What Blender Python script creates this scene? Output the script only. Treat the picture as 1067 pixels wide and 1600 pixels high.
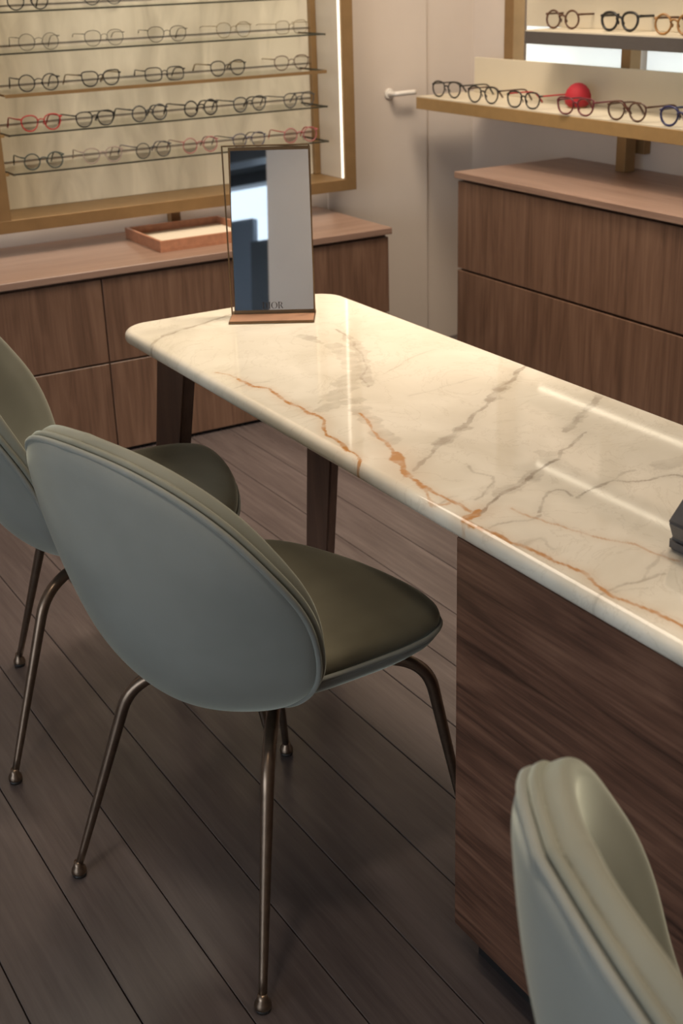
import bpy, bmesh, math, random
import numpy as np
from mathutils import Vector, Matrix

random.seed(7)
scene = bpy.context.scene
col = scene.collection
for o in list(bpy.data.objects):
    bpy.data.objects.remove(o)

# ------------------------------------------------------------------ camera
CAM_H = 1.46
YAW, PITCH, ROLL = math.radians(29.8586), math.radians(23.0803), math.radians(-1.8271)
FPX = 2037.9
fw = Vector((math.sin(YAW) * math.cos(PITCH), math.cos(YAW) * math.cos(PITCH), -math.sin(PITCH)))
rt = Vector((math.cos(YAW), -math.sin(YAW), 0))
up = rt.cross(fw)
CX = math.cos(ROLL) * rt + math.sin(ROLL) * up
CY = math.cos(ROLL) * up - math.sin(ROLL) * rt
cam_d = bpy.data.cameras.new('camera')
cam = bpy.data.objects.new('camera', cam_d)
col.objects.link(cam)
m = Matrix((CX, CY, -fw)).transposed().to_4x4()
m.translation = (0, 0, CAM_H)
cam.matrix_world = m
cam_d.sensor_fit = 'VERTICAL'
cam_d.sensor_height = 36.0
cam_d.sensor_width = 24.0
cam_d.lens = FPX / 1600 * 36
cam_d.clip_start = 0.05
cam_d.dof.use_dof = True
cam_d.dof.focus_distance = 2.15
cam_d.dof.aperture_fstop = 7.5
scene.camera = cam

# ------------------------------------------------------------------ colour management, world
vs = scene.view_settings
vs.view_transform = 'Standard'
vs.look = 'None'
vs.gamma = 1.0
vs.use_curve_mapping = False
vs.exposure = 0.0

w = bpy.data.worlds.new('world')
scene.world = w
w.use_nodes = True
bg = w.node_tree.nodes['Background']
bg.inputs[0].default_value = (0.72, 0.86, 1.0, 1)
bg.inputs[1].default_value = 2.0

# ------------------------------------------------------------------ large lights
def area_light(name, loc, target, size, energy, color, size_y=None, spread=None):
    d = bpy.data.lights.new(name, 'AREA')
    d.energy = energy
    d.color = color
    d.size = size
    if size_y:
        d.shape = 'RECTANGLE'
        d.size_y = size_y
    else:
        d.shape = 'DISK'
    if spread:
        d.spread = math.radians(spread)
    o = bpy.data.objects.new(name, d)
    o.location = loc
    o.rotation_euler = (Vector(target) - Vector(loc)).to_track_quat('-Z', 'Y').to_euler()
    col.objects.link(o)
    return o

def spot_light(name, loc, target, energy, color, angle, blend=0.6, radius=0.05):
    d = bpy.data.lights.new(name, 'SPOT')
    d.energy = energy
    d.color = color
    d.spot_size = math.radians(angle)
    d.spot_blend = blend
    d.shadow_soft_size = radius
    o = bpy.data.objects.new(name, d)
    o.location = loc
    o.rotation_euler = (Vector(target) - Vector(loc)).to_track_quat('-Z', 'Y').to_euler()
    col.objects.link(o)
    return o

WARM = (1.0, 0.845, 0.67)
COOL = (0.90, 0.95, 1.0)
# daylight entering by the shop window on the left
area_light('window_daylight', (-3.9, -0.2, 1.45), (0.6, 1.7, 0.7), 3.4, 64, COOL, 2.0)
# ceiling: downlights, plus a broad fill and some spots added to brighten
area_light('ceiling_fill', (1.6, 3.0, 2.88), (1.6, 3.0, 0), 1.6, 52, WARM, 2.0)  # added soft fill, not a fitting of the room
spot_light('downlight_aisle', (2.2, 2.5, 2.85), (1.65, 2.6, 0.0), 230, WARM, 60, 0.8, 0.15)
spot_light('fill_table_near', (1.75, 1.2, 2.85), (1.3, 1.45, 0.75), 40, WARM, 62, 0.9, 0.12)  # added to lift the near part of the table
spot_light('downlight_corner', (2.2, 3.1, 2.85), (2.6, 4.1, 0.4), 125, WARM, 100, 0.9, 0.28)
spot_light('downlight_left', (1.3, 3.0, 2.85), (1.6, 4.2, 0.6), 70, WARM, 95, 0.9, 0.28)
spot_light('downlight_front', (0.75, 0.45, 2.85), (0.68, 0.58, 0.75), 105, WARM, 36, 0.9, 0.12)
spot_light('fill_chair', (0.15, 0.95, 2.85), (0.66, 1.66, 0.75), 60, WARM, 30, 0.9, 0.12)  # added narrow spot to brighten the rim of the middle chair
spot_light('fill_rear', (-0.8, -0.7, 2.85), (-1.2, -1.4, 1.2), 45, WARM, 110, 0.9, 0.2)  # added to warm the partition that the table mirror reflects

# ------------------------------------------------------------------ helpers
def tag(o, label=None, cat=None, group=None, kind=None):
    if label: o['label'] = label
    if cat: o['category'] = cat
    if group: o['group'] = group
    if kind: o['kind'] = kind
    return o

def empty(name, loc, label, cat, group=None, rz=0.0):
    o = bpy.data.objects.new(name, None)
    o.empty_display_size = 0.05
    col.objects.link(o)
    o.location = loc
    o.rotation_euler = (0, 0, rz)
    return tag(o, label, cat, group)

def link(name, me, mat, parent=None, smooth=False):
    o = bpy.data.objects.new(name, me)
    col.objects.link(o)
    if mat is not None and not me.materials:
        me.materials.append(mat)
    if parent is not None:
        o.parent = parent
    if smooth:
        me.polygons.foreach_set('use_smooth', [True] * len(me.polygons))
    return o

def bm_mesh(name, bm):
    me = bpy.data.meshes.new(name)
    bmesh.ops.recalc_face_normals(bm, faces=bm.faces)
    bm.to_mesh(me)
    bm.free()
    return me

def add_box(bm, x0, x1, y0, y1, z0, z1):
    vs_ = [bm.verts.new(p) for p in ((x0, y0, z0), (x1, y0, z0), (x1, y1, z0), (x0, y1, z0),
                                      (x0, y0, z1), (x1, y0, z1), (x1, y1, z1), (x0, y1, z1))]
    for f in ((0, 3, 2, 1), (4, 5, 6, 7), (0, 1, 5, 4), (1, 2, 6, 5), (2, 3, 7, 6), (3, 0, 4, 7)):
        bm.faces.new([vs_[i] for i in f])
    return vs_

def box(name, x0, x1, y0, y1, z0, z1, mat, parent=None, bev=0.0, seg=2):
    """box given in world coordinates; the object's origin is the box's base centre"""
    c = Vector(((x0 + x1) / 2, (y0 + y1) / 2, z0))
    bm = bmesh.new()
    add_box(bm, x0 - c.x, x1 - c.x, y0 - c.y, y1 - c.y, 0, z1 - z0)
    if bev:
        bmesh.ops.bevel(bm, geom=bm.edges[:], offset=bev, segments=seg, affect='EDGES', profile=0.5)
    o = link(name, bm_mesh(name, bm), mat, parent)
    o.location = c - (world_of(parent) if parent is not None else Vector((0, 0, 0)))
    return o

def world_of(o):
    p = Vector((0, 0, 0))
    while o is not None:
        p += o.location
        o = o.parent
    return p

def tube_mesh(name, pts, radii, n=10, closed=False, flat=None):
    """tube along a polyline with parallel-transport frames"""
    pts = [Vector(p) for p in pts]
    k = len(pts)
    if not hasattr(radii, '__len__'):
        radii = [radii] * k
    tang = []
    for i in range(k):
        if closed:
            t = pts[(i + 1) % k] - pts[i - 1]
        else:
            t = pts[min(i + 1, k - 1)] - pts[max(i - 1, 0)]
        tang.append(t.normalized())
    ref = Vector((0, 0, 1))
    if abs(tang[0].dot(ref)) > 0.9:
        ref = Vector((0, 1, 0))
    a = tang[0].cross(ref).normalized()
    bm = bmesh.new()
    rings = []
    for i in range(k):
        if i:
            a = (a - tang[i] * a.dot(tang[i])).normalized()
        b = tang[i].cross(a)
        ring = []
        for j in range(n):
            th = 2 * math.pi * j / n
            ring.append(bm.verts.new(pts[i] + (a * math.cos(th) + b * math.sin(th)) * radii[i]))
        rings.append(ring)
    for i in range(k if closed else k - 1):
        r0, r1 = rings[i], rings[(i + 1) % k]
        off = 0
        if closed and i == k - 1:
            off = min(range(n), key=lambda s: (r1[s].co - r0[0].co).length)
        for j in range(n):
            bm.faces.new((r0[j], r0[(j + 1) % n], r1[(j + 1 + off) % n], r1[(j + off) % n]))
    if not closed:
        bm.faces.new(rings[0])
        bm.faces.new(list(reversed(rings[-1])))
    return bm_mesh(name, bm)

def lathe_mesh(name, prof, n=20):
    bm = bmesh.new()
    rings = []
    for r, z in prof:
        rings.append([bm.verts.new((r * math.cos(2 * math.pi * j / n), r * math.sin(2 * math.pi * j / n), z)) for j in range(n)])
    for a, b in zip(rings, rings[1:]):
        for j in range(n):
            bm.faces.new((a[j], a[(j + 1) % n], b[(j + 1) % n], b[j]))
    bm.faces.new(list(reversed(rings[0])))
    bm.faces.new(rings[-1])
    return bm_mesh(name, bm)

def spline(pts, n):
    """Catmull-Rom through control points"""
    P = [np.array(p, float) for p in pts]
    P = [2 * P[0] - P[1]] + P + [2 * P[-1] - P[-2]]
    segs = len(P) - 3
    out = []
    for i in range(n):
        t = i / (n - 1) * segs
        k = min(int(t), segs - 1)
        u = t - k
        p0, p1, p2, p3 = P[k:k + 4]
        out.append(0.5 * ((2 * p1) + (-p0 + p2) * u + (2 * p0 - 5 * p1 + 4 * p2 - p3) * u * u + (-p0 + 3 * p1 - 3 * p2 + p3) * u ** 3))
    return np.array(out)

# ------------------------------------------------------------------ materials
def new_mat(name):
    mt = bpy.data.materials.new(name)
    mt.use_nodes = True
    nt = mt.node_tree
    return mt, nt, nt.nodes['Principled BSDF']

def set_in(b, **kw):
    for k, v in kw.items():
        b.inputs[k.replace('_', ' ')].default_value = v

def plain(name, color, rough=0.5, metal=0.0, noise=0.0, scale=30, bump=0.0, **kw):
    mt, nt, b = new_mat(name)
    set_in(b, Roughness=rough, Metallic=metal)
    for k, v in kw.items():
        b.inputs[k].default_value = v
    tc = nt.nodes.new('ShaderNodeTexCoord')
    nz = nt.nodes.new('ShaderNodeTexNoise')
    nz.inputs['Scale'].default_value = scale
    nz.inputs['Detail'].default_value = 4
    nt.links.new(tc.outputs['Object'], nz.inputs['Vector'])
    ramp = nt.nodes.new('ShaderNodeValToRGB')
    lo = tuple(c * (1 - noise) for c in color[:3]) + (1,)
    hi = tuple(min(1, c * (1 + noise)) for c in color[:3]) + (1,)
    ramp.color_ramp.elements[0].color = lo
    ramp.color_ramp.elements[0].position = 0.3
    ramp.color_ramp.elements[1].color = hi
    ramp.color_ramp.elements[1].position = 0.7
    nt.links.new(nz.outputs['Fac'], ramp.inputs['Fac'])
    nt.links.new(ramp.outputs['Color'], b.inputs['Base Color'])
    if bump:
        bp = nt.nodes.new('ShaderNodeBump')
        bp.inputs['Strength'].default_value = bump
        bp.inputs['Distance'].default_value = 0.002
        nt.links.new(nz.outputs['Fac'], bp.inputs['Height'])
        nt.links.new(bp.outputs['Normal'], b.inputs['Normal'])
    return mt

def wood(name, dark, mid, light, grain='z', rough=0.45, coarse=9.0, fine=90.0, stretch=0.045, bump=0.12, coat=0.0):
    mt, nt, b = new_mat(name)
    N, L = nt.nodes, nt.links
    tc = N.new('ShaderNodeTexCoord')
    oi = N.new('ShaderNodeObjectInfo')
    add = N.new('ShaderNodeVectorMath')
    add.operation = 'ADD'
    mul = N.new('ShaderNodeVectorMath')
    mul.operation = 'SCALE'
    comb = N.new('ShaderNodeCombineXYZ')
    for i in range(3):
        L.new(oi.outputs['Random'], comb.inputs[i])
    L.new(comb.outputs[0], mul.inputs[0])
    mul.inputs['Scale'].default_value = 13.7
    L.new(tc.outputs['Object'], add.inputs[0])
    L.new(mul.outputs[0], add.inputs[1])
    def mapped(s, st):
        mp = N.new('ShaderNodeMapping')
        sc = [s, s, s]
        sc['xyz'.index(grain)] = s * st
        mp.inputs['Scale'].default_value = sc
        L.new(add.outputs[0], mp.inputs['Vector'])
        return mp
    n1 = N.new('ShaderNodeTexNoise')
    n1.inputs['Scale'].default_value = 1.0
    n1.inputs['Detail'].default_value = 6
    n1.inputs['Distortion'].default_value = 1.6
    L.new(mapped(coarse, stretch * 2.2).outputs[0], n1.inputs['Vector'])
    n2 = N.new('ShaderNodeTexNoise')
    n2.inputs['Scale'].default_value = 1.0
    n2.inputs['Detail'].default_value = 5
    n2.inputs['Roughness'].default_value = 0.7
    L.new(mapped(fine, stretch * 0.6).outputs[0], n2.inputs['Vector'])
    mix = N.new('ShaderNodeMath')
    mix.operation = 'MULTIPLY_ADD'
    mix.inputs[1].default_value = 0.45
    L.new(n2.outputs['Fac'], mix.inputs[0])
    half = N.new('ShaderNodeMath')
    half.operation = 'MULTIPLY'
    half.inputs[1].default_value = 0.55
    L.new(n1.outputs['Fac'], half.inputs[0])
    L.new(half.outputs[0], mix.inputs[2])
    ramp = N.new('ShaderNodeValToRGB')
    e = ramp.color_ramp.elements
    e[0].position = 0.33
    e[0].color = (*dark, 1)
    e[1].position = 0.68
    e[1].color = (*light, 1)
    x = e.new(0.5)
    x.color = (*mid, 1)
    L.new(mix.outputs[0], ramp.inputs['Fac'])
    L.new(ramp.outputs['Color'], b.inputs['Base Color'])
    bp = N.new('ShaderNodeBump')
    bp.inputs['Strength'].default_value = bump
    bp.inputs['Distance'].default_value = 0.001
    L.new(n2.outputs['Fac'], bp.inputs['Height'])
    L.new(bp.outputs['Normal'], b.inputs['Normal'])
    set_in(b, Roughness=rough)
    b.inputs['Coat Weight'].default_value = coat
    return mt

def emit(name, color, strength):
    mt, nt, b = new_mat(name)
    b.inputs['Base Color'].default_value = (*color, 1)
    b.inputs['Emission Color'].default_value = (*color, 1)
    b.inputs['Emission Strength'].default_value = strength
    return mt

def thin_glass(name, tint, gloss=0.08, rough=0.02):
    mt = bpy.data.materials.new(name)
    mt.use_nodes = True
    nt = mt.node_tree
    nt.nodes.clear()
    out = nt.nodes.new('ShaderNodeOutputMaterial')
    tr = nt.nodes.new('ShaderNodeBsdfTransparent')
    tr.inputs[0].default_value = (*tint, 1)
    gl = nt.nodes.new('ShaderNodeBsdfGlossy')
    gl.inputs['Roughness'].default_value = rough
    mx = nt.nodes.new('ShaderNodeMixShader')
    mx.inputs[0].default_value = gloss
    nt.links.new(tr.outputs[0], mx.inputs[1])
    nt.links.new(gl.outputs[0], mx.inputs[2])
    nt.links.new(mx.outputs[0], out.inputs[0])
    return mt

M = {}
M['wall'] = plain('wall_paint', (0.60, 0.525, 0.46), 0.85, noise=0.03, scale=3, bump=0.03)
M['ceiling'] = plain('ceiling_paint', (0.55, 0.52, 0.48), 0.9, noise=0.02, scale=3)
M['walnut_v'] = wood('walnut_upright_grain', (0.092, 0.049, 0.030), (0.160, 0.087, 0.055), (0.222, 0.128, 0.083), 'z', 0.42, coarse=20, fine=130)
M['walnut_top'] = wood('walnut_worktop', (0.19, 0.115, 0.083), (0.27, 0.170, 0.125), (0.34, 0.220, 0.165), 'x', 0.38)
M['walnut_top_y'] = wood('walnut_worktop_lengthwise', (0.19, 0.115, 0.083), (0.27, 0.170, 0.125), (0.34, 0.220, 0.165), 'y', 0.38)
M['walnut_h'] = wood('walnut_level_grain', (0.034, 0.015, 0.009), (0.125, 0.058, 0.035), (0.225, 0.115, 0.072), 'y', 0.45, coarse=22, fine=150, stretch=0.05)
M['leg_wood'] = wood('dark_walnut_leg', (0.045, 0.022, 0.014), (0.085, 0.043, 0.028), (0.13, 0.07, 0.046), 'z', 0.4)
M['floor'] = wood('dark_oak_floor', (0.056, 0.044, 0.043), (0.082, 0.065, 0.062), (0.112, 0.090, 0.086), 'y', 0.27, coarse=8, fine=80, stretch=0.06, bump=0.2)
M['groove'] = plain('dark_groove', (0.012, 0.009, 0.008), 0.8)
M['black'] = plain('black_plinth', (0.012, 0.011, 0.011), 0.5)
M['gold'] = plain('brushed_gold', (0.27, 0.165, 0.072), 0.45, 0.4, noise=0.08, scale=20)
M['gold_bright'] = plain('lighter_gold', (0.42, 0.27, 0.115), 0.42, 0.4, noise=0.05)  # lighter tone of the brushed gold
M['grey_metal'] = plain('grey_shelf_metal', (0.105, 0.092, 0.085), 0.5, 0.2, noise=0.05)
M['cream'] = plain('cream_lacquer', (0.62, 0.55, 0.42), 0.5, noise=0.03, scale=4)
M['lining'] = plain('frame_lining', (0.58, 0.51, 0.42), 0.7, noise=0.03, scale=4)
M['led'] = emit('warm_led', (1.0, 0.88, 0.68), 4.0)
M['led_soft'] = emit('soft_warm_led', (1.0, 0.93, 0.78), 1.35)
M['fill_glow'] = emit('warm_fill_glow', (1.0, 0.88, 0.72), 4.5)
M['led_shelf'] = emit('shelf_warm_led', (1.0, 0.90, 0.76), 3.2)
M['glow'] = emit('backlit_panel', (0.90, 0.97, 0.98), 0.62)
M['shelf_glass'] = thin_glass('shelf_glass', (0.975, 0.98, 0.965), 0.025)
M['shelf_edge'] = plain('dark_glass_edge', (0.035, 0.035, 0.025), 0.3)
M['lens'] = thin_glass('lens_glass', (0.95, 0.95, 0.94), 0.04)
M['lens_tint'] = thin_glass('rose_lens', (0.90, 0.80, 0.80))
M['bronze'] = plain('antique_brass_tube', (0.20, 0.145, 0.105), 0.33, 0.9, noise=0.12, scale=60)
M['rubber'] = plain('dark_glide', (0.02, 0.017, 0.015), 0.5)
M['tan_leather'] = plain('tan_leather', (0.42, 0.19, 0.105), 0.5, noise=0.12, scale=60, bump=0.15)
M['cream_felt'] = plain('cream_felt', (0.75, 0.66, 0.52), 0.9, noise=0.05, scale=120, bump=0.2)
M['mirror'] = plain('silvered_mirror', (0.80, 0.80, 0.80), 0.015, 1.0)
M['mirror_frame'] = plain('bronze_wire', (0.16, 0.095, 0.045), 0.35, 0.7, noise=0.1)
M['copper'] = plain('copper_base', (0.55, 0.30, 0.18), 0.35, 0.4, noise=0.08)
M['print'] = plain('etched_letters', (0.06, 0.05, 0.045), 0.8)
M['white'] = plain('white_enamel', (0.72, 0.68, 0.62), 0.4)
M['red'] = plain('red_lacquer', (0.36, 0.010, 0.020), 0.75)
M['grey_stand'] = plain('grey_leather_stand', (0.075, 0.068, 0.066), 0.45, noise=0.1, scale=80, bump=0.1)

def velvet(name, c1, c2, sheen):
    mt, nt, b = new_mat(name)
    N, L = nt.nodes, nt.links
    tc = N.new('ShaderNodeTexCoord')
    n1 = N.new('ShaderNodeTexNoise')
    n1.inputs['Scale'].default_value = 5
    n1.inputs['Detail'].default_value = 3
    L.new(tc.outputs['Object'], n1.inputs['Vector'])
    ramp = N.new('ShaderNodeValToRGB')
    ramp.color_ramp.elements[0].position = 0.35
    ramp.color_ramp.elements[0].color = (*c1, 1)
    ramp.color_ramp.elements[1].position = 0.68
    ramp.color_ramp.elements[1].color = (*c2, 1)
    L.new(n1.outputs['Fac'], ramp.inputs['Fac'])
    L.new(ramp.outputs['Color'], b.inputs['Base Color'])
    n2 = N.new('ShaderNodeTexNoise')
    n2.inputs['Scale'].default_value = 700
    L.new(tc.outputs['Object'], n2.inputs['Vector'])
    bp = N.new('ShaderNodeBump')
    bp.inputs['Strength'].default_value = 0.15
    bp.inputs['Distance'].default_value = 0.0006
    L.new(n2.outputs['Fac'], bp.inputs['Height'])
    L.new(bp.outputs['Normal'], b.inputs['Normal'])
    set_in(b, Roughness=0.9)
    b.inputs['Specular IOR Level'].default_value = 0.1
    b.inputs['Sheen Weight'].default_value = sheen
    b.inputs['Sheen Roughness'].default_value = 0.35
    b.inputs['Sheen Tint'].default_value = (0.80, 0.85, 0.72, 1)
    return mt

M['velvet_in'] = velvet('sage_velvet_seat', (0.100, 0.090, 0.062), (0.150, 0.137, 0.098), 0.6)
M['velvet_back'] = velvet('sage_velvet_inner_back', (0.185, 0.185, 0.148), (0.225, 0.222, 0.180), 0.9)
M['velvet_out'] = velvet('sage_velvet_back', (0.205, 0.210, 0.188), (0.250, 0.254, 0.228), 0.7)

# plaster / stone panel behind the frames
def stone_panel():
    mt, nt, b = new_mat('cream_stone_panel')
    N, L = nt.nodes, nt.links
    tc = N.new('ShaderNodeTexCoord')
    mp = N.new('ShaderNodeMapping')
    mp.inputs['Scale'].default_value = (5, 5, 1.6)
    L.new(tc.outputs['Object'], mp.inputs['Vector'])
    n1 = N.new('ShaderNodeTexNoise')
    n1.inputs['Scale'].default_value = 1.7
    n1.inputs['Detail'].default_value = 7
    n1.inputs['Distortion'].default_value = 0.9
    L.new(mp.outputs[0], n1.inputs['Vector'])
    ramp = N.new('ShaderNodeValToRGB')
    ramp.color_ramp.elements[0].position = 0.30
    ramp.color_ramp.elements[0].color = (0.48, 0.43, 0.335, 1)
    ramp.color_ramp.elements[1].position = 0.62
    ramp.color_ramp.elements[1].color = (0.72, 0.655, 0.53, 1)
    L.new(n1.outputs['Fac'], ramp.inputs['Fac'])
    L.new(ramp.outputs['Color'], b.inputs['Base Color'])
    set_in(b, Roughness=0.5)
    return mt
M['stone'] = stone_panel()

def marble():
    mt, nt, b = new_mat('cream_marble')
    N, L = nt.nodes, nt.links
    tc = N.new('ShaderNodeTexCoord')
    n1 = N.new('ShaderNodeTexNoise')
    n1.inputs['Scale'].default_value = 4.5
    n1.inputs['Detail'].default_value = 7
    n1.inputs['Distortion'].default_value = 1.2
    L.new(tc.outputs['Object'], n1.inputs['Vector'])
    ramp = N.new('ShaderNodeValToRGB')
    ramp.color_ramp.elements[0].position = 0.30
    ramp.color_ramp.elements[0].color = (0.64, 0.585, 0.475, 1)
    ramp.color_ramp.elements[1].position = 0.66
    ramp.color_ramp.elements[1].color = (0.76, 0.705, 0.595, 1)
    L.new(n1.outputs['Fac'], ramp.inputs['Fac'])
    prev = ramp.outputs['Color']
    vo = N.new('ShaderNodeTexNoise')
    vo.inputs['Scale'].default_value = 5.5
    vo.inputs['Detail'].default_value = 9
    vo.inputs['Roughness'].default_value = 0.62
    vo.inputs['Distortion'].default_value = 2.2
    L.new(tc.outputs['Object'], vo.inputs['Vector'])
    r2 = N.new('ShaderNodeValToRGB')
    e2 = r2.color_ramp.elements
    e2[0].position = 0.485
    e2[0].color = (0, 0, 0, 1)
    e2[1].position = 0.515
    e2[1].color = (0, 0, 0, 1)
    x2 = e2.new(0.5)
    x2.color = (0.22, 0.22, 0.22, 1)
    L.new(vo.outputs['Fac'], r2.inputs['Fac'])
    mh = N.new('ShaderNodeMix')
    mh.data_type = 'RGBA'
    L.new(r2.outputs['Color'], mh.inputs['Factor'])
    L.new(prev, mh.inputs['A'])
    mh.inputs['B'].default_value = (0.40, 0.33, 0.24, 1)
    prev = mh.outputs['Result']
    for att, c in (('vein_grey', (0.27, 0.22, 0.165, 1)), ('vein_orange', (0.46, 0.215, 0.065, 1))):
        at = N.new('ShaderNodeAttribute')
        at.attribute_name = att
        mx = N.new('ShaderNodeMix')
        mx.data_type = 'RGBA'
        L.new(at.outputs['Fac'], mx.inputs['Factor'])
        L.new(prev, mx.inputs['A'])
        mx.inputs['B'].default_value = c
        prev = mx.outputs['Result']
    L.new(prev, b.inputs['Base Color'])
    set_in(b, Roughness=0.045)
    b.inputs['Specular IOR Level'].default_value = 0.5
    return mt
M['marble'] = marble()

# ------------------------------------------------------------------ the room
YB, XR = 4.32, 3.13          # back wall, right wall
XL, YN, ZC = -4.0, -3.0, 2.9
S = lambda o: tag(o, kind='structure')
floor = S(box('floor', XL, XR + 0.1, YN, YB + 0.1, -0.06, -0.012, M['groove']))
S(box('ceiling', XL - 0.1, XR + 0.1, YN - 0.1, YB + 0.1, ZC, ZC + 0.1, M['ceiling']))
S(box('wall_back', XL, XR + 0.1, YB, YB + 0.1, -0.012, ZC, M['wall']))
S(box('wall_right', XR, XR + 0.1, YN, YB, -0.012, ZC, M['wall']))
# window wall on the left with one large opening
bm = bmesh.new()
for a in ((XL - 0.1, XL, YN, -2.2, -0.012, ZC), (XL - 0.1, XL, 1.8, YB, -0.012, ZC),
          (XL - 0.1, XL, -2.2, 1.8, -0.012, 0.4), (XL - 0.1, XL, -2.2, 1.8, 2.5, ZC)):
    add_box(bm, *a)
S(link('wall_left', bm_mesh('wall_left', bm), M['wall']))
# rear shop front, partly hidden by a partition that ends behind the camera
bm = bmesh.new()
for a in ((-1.6, XR, YN - 0.1, YN, -0.012, ZC), (XL, -3.9, YN - 0.1, YN, -0.012, ZC),
          (-3.9, -1.6, YN - 0.1, YN, 2.80, ZC), (-3.9, -1.6, YN - 0.1, YN, -0.012, 0.15)):
    add_box(bm, *a)
S(link('wall_front', bm_mesh('wall_front', bm), M['wall']))
S(box('wall_partition', -1.72, XR, -1.6, -1.5, -0.012, ZC, M['wall']))
M['dark_frame'] = plain('charcoal_frame', (0.02, 0.022, 0.026), 0.4)
M['blind'] = plain('grey_roller_blind', (0.13, 0.145, 0.16), 0.7)
M['blue_grey'] = plain('blue_grey_panel', (0.15, 0.18, 0.22), 0.5)
M['window_glass'] = thin_glass('window_glass', (0.96, 0.98, 1.0))
w1 = S(box('window_1', -3.9, -1.6, YN - 0.07, YN - 0.06, 0.15, 2.80, M['window_glass']))
box('transom_beam', -3.9, -1.6, YN - 0.06, YN + 0.06, 2.57, 2.66, M['dark_frame'], w1, 0.004)
box('blind', -3.9, -1.6, YN - 0.05, YN + 0.0, 2.66, 2.80, M['blind'], w1, 0.004)
box('lower_panel', -3.9, -2.965, YN - 0.04, YN + 0.02, 0.15, 2.33, M['blue_grey'], w1, 0.004)
box('mullion', -2.96, -2.80, YN - 0.06, YN + 0.06, 0.15, 2.15, M['dark_frame'], w1, 0.004)
bx_ = box('ceiling_beam', -3.6, -1.5, -2.35, -2.2, 2.52, 2.66, M['dark_frame'], None, 0.004)
tag(bx_, kind='structure')
bx_.name = 'trim_1'
w2 = S(box('window_2', XL - 0.06, XL - 0.05, -2.2, 1.8, 0.4, 2.5, M['window_glass']))
for y in (-2.2, -0.9, 0.45, 1.74):
    box('mullion', XL - 0.08, XL, y, y + 0.06, 0.4, 2.5, M['dark_frame'], w2, 0.004)

# floor planks, each its own piece
PW, SEAM0 = 0.1435, 0.324
PLEN = 3.72
bm = bmesh.new()
add_box(bm, -PW / 2 + 0.0008, PW / 2 - 0.0008, -PLEN / 2 + 0.0008, PLEN / 2 - 0.0008, -0.012, 0.0)
top_e = [e for e in bm.edges if all(v.co.z > -0.001 for v in e.verts)]
bmesh.ops.bevel(bm, geom=top_e, offset=0.0012, segments=1, affect='EDGES')
plank_me = bm_mesh('plank', bm)
k0 = int((XL - SEAM0) / PW) - 1
for k in range(k0, int((XR - SEAM0) / PW) + 1):
    x = SEAM0 + (k + 0.5) * PW
    if x - PW / 2 < XL - 0.05 or x + PW / 2 > XR + 0.08:
        continue
    y = 0.45 + (k * 0.37) % 0.7 - PLEN
    while y < YB:
        yc = y + PLEN / 2
        y += PLEN
        o = link('plank', plank_me, M['floor'], floor)
        o.location = Vector((x, yc, 0)) - floor.location
        lo, hi = yc - PLEN / 2, yc + PLEN / 2
        lo2, hi2 = max(lo, YN), min(hi, YB)
        if (lo2, hi2) != (lo, hi):
            o.scale.y = (hi2 - lo2) / PLEN
            o.location.y = (lo2 + hi2) / 2 - floor.location.y

# flush door in the back wall with a white lever
d1 = S(box('door_1', 2.46, 2.906, YB - 0.012, YB - 0.001, 0.0, 2.3, M['wall'], None, 0.002))
hd = link('door_handle', tube_mesh('door_handle', spline([(0, 0, 0), (0, -0.035, 0.002), (0.006, -0.048, 0.003), (0.03, -0.052, 0.004), (0.085, -0.05, 0.004)], 20), [0.009] * 20, 12), M['white'], d1, True)
hd.location = Vector((2.735, YB - 0.012, 0.98)) - d1.location
rs = link('rosette', lathe_mesh('rosette', [(0.020, 0), (0.020, 0.005), (0.016, 0.007)]), M['white'], d1, True)
rs.rotation_euler = (math.pi / 2, 0, 0)
rs.location = Vector((2.735, YB - 0.012, 0.98)) - d1.location

# ------------------------------------------------------------------ low cabinets under the wall frame
def cabinet_unit(label, x0, x1):
    yf, yb = 3.80, YB - 0.002
    t = empty('low_cabinet', ((x0 + x1) / 2, (yf + yb) / 2, 0), label, 'cabinet', 'walnut cabinets below the wall frame')
    box('body', x0 + 0.002, x1 - 0.002, yf + 0.020, yb, 0.03, 0.572, M['walnut_v'], t)
    box('plinth', x0 + 0.01, x1 - 0.01, yf + 0.03, yb - 0.02, 0.0, 0.03, M['black'], t)
    box('drawer_front', x0 + 0.002, x1 - 0.002, yf, yf + 0.019, 0.306, 0.568, M['walnut_v'], t, 0.0012, 1)
    box('drawer_front', x0 + 0.002, x1 - 0.002, yf, yf + 0.019, 0.012, 0.300, M['walnut_v'], t, 0.0012, 1)
    return t
cabinet_unit('low walnut cabinet under the tray, ending by the door lever', 1.358, 2.404)
cabinet_unit('low walnut cabinet behind the chairs at the left edge', 0.312, 1.358)
tag(box('cabinet_worktop', 0.30, 2.412, 3.79, YB - 0.002, 0.578, 0.600, M['walnut_top'], None, 0.0015, 1),
    'long walnut worktop on the low cabinets carrying the tan tray', 'worktop')

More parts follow.
